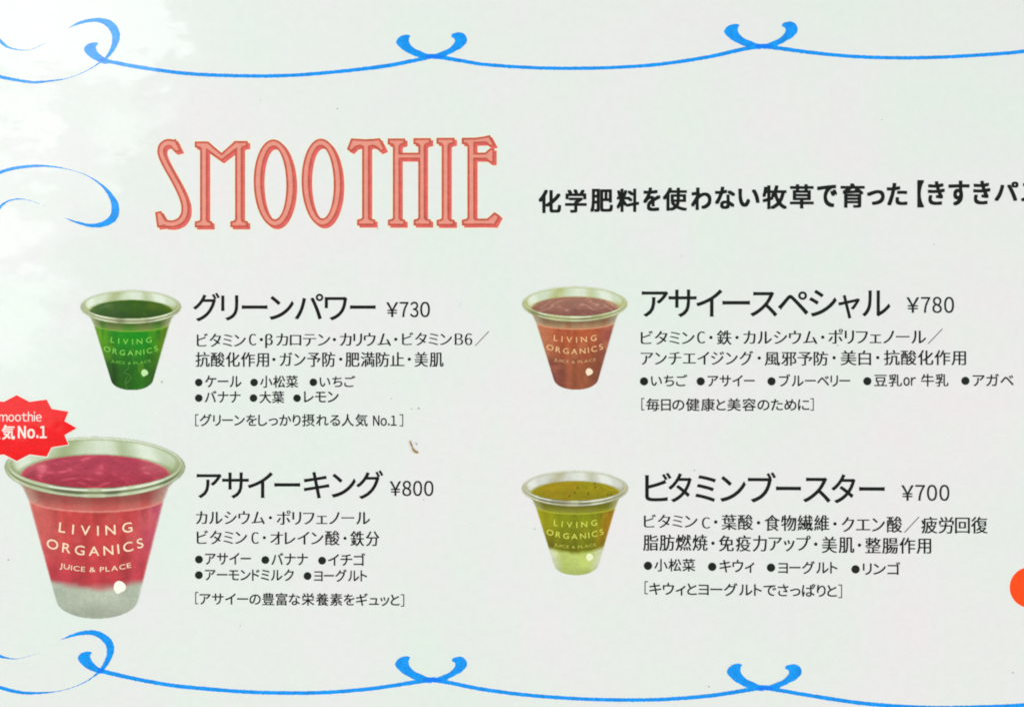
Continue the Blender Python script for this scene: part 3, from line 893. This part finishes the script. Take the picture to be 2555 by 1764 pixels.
    def arc(s, x0, x1, yc, h, kk, gap, off=0.007, z=Z1 * 2.2):
        gs = [glyph(ch, off) if ch != ' ' else None for ch in s]
        ws = [(g[0][:, 0].max() - g[0][:, 0].min()) if g else .16 for g in gs]
        sc = (x1 - x0) / (sum(ws) + gap * (len(s) - 1))
        x = x0
        for ch, g, wd in zip(s, gs, ws):
            if g:
                v, f = g
                xc = x + wd * sc / 2
                slope = -2 * kk * xc * .85
                lo = v[:, 0].min(); y0_, y1_ = 0.0, .73
                pts = []
                for gx, gy in v:
                    lx = (gx - lo) * sc - wd * sc / 2
                    ly = -(gy - .36) * h / .73
                    px = xc + lx - ly * slope * .6
                    py = (yc - kk * xc * xc) + ly + lx * slope
                    pts.append((c['cx'] + px * rx0, c['cy'] + py * rx0 * 1.0))
                fl.add(pts, f, z)
            x += (wd + gap) * sc
    sy = c['sy']
    arc('LIVING', -.395, .415, .680 * sy, .112, .27, .42)
    arc('ORGANICS', -.530, .535, .898 * sy, .108, .34, .26)
    arc('JUICE & PLACE', -.385, .400, 1.098 * sy, .056, .32, .14, .004 if rx0 > 200 else -.012)
    M['ink_' + c['name']] = print_material('cup_lettering_' + c['name'], tuple(c['ink']), 0.12)
    fl.build('cup_lettering', M['ink_' + c['name']], root)
    fl = Flat()
    dx, dy, rr = .275, 1.285 * sy, .068
    pts = []
    for i in range(28):
        t = 2 * math.pi * i / 28
        q = rr * (1 + .05 * math.sin(3 * t + 1) + .22 * math.exp(-((t - 1.85) / .3) ** 2))
        pts.append((c['cx'] + (dx + q * math.cos(t)) * rx0, c['cy'] + (dy + q * math.sin(t) * .95) * rx0))
    fl.poly(pts, Z1 * 2.2)
    M['spot_' + c['name']] = print_material('cup_spot_' + c['name'], tuple(c['dot']), 0.04)
    fl.build('cup_spot', M['spot_' + c['name']], root, label='pale round mark low on the cup')
    return root


for c in cups:
    cup_picture(c)

# ------------------------------------------------------------------ badge and orange disc
ZB = Region(0, 960, 2.575)


def star(e=0.0):
    pts = []
    for i in range(24):
        t = math.radians(i * 15)
        q = 1.0 if i % 2 == 0 else .825
        pts.append(ZB.pt((108 + (385 * q + e) * math.cos(t), 278 - (212 * q + e) * math.sin(t))))
    return pts


fl = Flat()
fl.poly(star(7), Z1 * 2.6, 1); fl.poly(star(), Z1 * 3.2, 0)
badge = fl.build('starburst_badge', [M['red'], M['halo']], menu, label='red starburst badge cut off at the left edge')
textpart('badge_lettering', 'badge_white', [
    T(ZB, 'smoothie', (-46, 172, 268, 235), 'badge', z=Z1 * 4, gap=.07),
    T(ZB, '人気', (-82, 258, 97, 350), 'badge_bold', z=Z1 * 4), T(ZB, 'No.1', (116, 265, 302, 342), 'badge_bold', z=Z1 * 4, gap=.09)], parent=badge)

fl = Flat()
for z, r, mi in ((1.0, 53.5, 1), (1.6, 51, 0)):
    fl.poly([(2570 + r * math.cos(t), 1465 + r * math.sin(t)) for t in np.linspace(0, 2 * math.pi, 64, endpoint=False)], Z1 * z, mi)
fl.build('orange_disc', [M['orange'], M['halo']], menu, label='orange round mark cut off at the right edge')

# ------------------------------------------------------------------ scratches, crumb and specks
fl = Flat()
SC = Region(180, 700, 5.32)
for pts in ([(870, 825), (815, 845), (797, 890), (812, 930), (835, 975), (832, 1010), (800, 1060)], [(748, 1118), (745, 1170), (700, 1200), (690, 1228)],
            [(690, 1228), (740, 1240), (778, 1270), (782, 1305), (745, 1340), (715, 1370), (725, 1420), (740, 1450)], [(735, 1275), (710, 1330), (700, 1380)]):
    stroke(fl, [(*SC.pt(p), .55) for p in pts], Z1 * 3.4, rough=.2, seed=4)
M['scratch'] = print_material('scratch_white', (96, 150, 66), 0.1)
fl.build('scratch', M['scratch'], menu, label='fine pale crack running down the green cup picture')

rng = random.Random(8)
sp = Flat()
for (x, y, r) in ((842, 272, 1.6), (404, 953, 2.0), (977, 995, 1.3), (1027, 1020, 1.5), (1045, 1019, 2.0), (21, 1396, 1.8), (1334, 1319, 1.6), (1057, 1246, 1.2), (942, 571, 1.4),
                  (1769, 1712, 1.6), (2527, 1677, 1.6), (1733, 1173, 1.3), (2090, 862, 1.4), (1700, 640, 1.0), (2330, 610, 1.1), (600, 1560, 1.1), (1150, 760, 1.0), (2200, 300, 1.2), (650, 250, 1.0)):
    sp.poly([(x + r * (.7 + .5 * rng.random()) * math.cos(t), y + r * (.7 + .5 * rng.random()) * math.sin(t)) for t in np.linspace(0, 2 * math.pi, 8, endpoint=False)], Z1 * 3)
M['speck'] = print_material('speck_grey', (120, 122, 110), 0.2)
sp.build('dust_specks', M['speck'], menu, kind='stuff')


def crumb(name, pts, rad, mat, label):
    """a small irregular tube lying on the sheet; pts (u, v, radius)"""
    c = catmull(pts, 1.0)
    v, f = [], []
    r_ = random.Random(3)
    nseg = 8
    for i, (u, w, r) in enumerate(c):
        j = min(i + 1, len(c) - 1); jj = max(i - 1, 0)
        dx, dy = c[j, 0] - c[jj, 0], c[j, 1] - c[jj, 1]
        l = math.hypot(dx, dy) or 1
        nx, ny = dy / l, -dx / l
        rr = max(r, .15) * (.8 + .4 * r_.random())
        for s_ in range(nseg):
            a = 2 * math.pi * s_ / nseg
            off = rr * math.cos(a); h = rr * math.sin(a) + rr
            x, y, _ = P(u + nx * off, w + ny * off)
            v.append((x, y, Z1 * 1.5 + h * S * .8))
    n = len(c)
    for i in range(n - 1):
        for s_ in range(nseg):
            f.append((i * nseg + s_, (i + 1) * nseg + s_, (i + 1) * nseg + (s_ + 1) % nseg, i * nseg + (s_ + 1) % nseg))
    f.append(tuple(range(nseg))); f.append(tuple(reversed(range((n - 1) * nseg, n * nseg))))
    o = link_mesh(name, v, f, mat, label=label)
    o['category'] = 'crumb' if name == 'crumb' else 'fibre'
    return o


CR = Region(980, 980, 8.867)
cm = plain_material('crumb_brown', (92, 62, 12), (196, 150, 36), 900, 0.5)
crumb('crumb', [(*CR.pt((385, 1062)), 1.4), (*CR.pt((392, 1095)), 1.8), (*CR.pt((415, 1150)), 1.5), (*CR.pt((436, 1205)), 1.2), (*CR.pt((460, 1260)), 2.2), (*CR.pt((500, 1300)), 2.4), (*CR.pt((545, 1318)), 1.8), (*CR.pt((550, 1292)), 1.2)],
      1, cm, 'tiny curved golden brown crumb stuck on the menu above the 800 yen price')
cf = plain_material('fibre_dark', (60, 56, 50), (90, 84, 70), 900, 0.6)
crumb('fibre', [(*CR.pt((498, 1105)), .5), (*CR.pt((522, 1125)), .7), (*CR.pt((542, 1155)), .5)], 1, cf, 'very short dark fibre just right of the golden brown crumb')
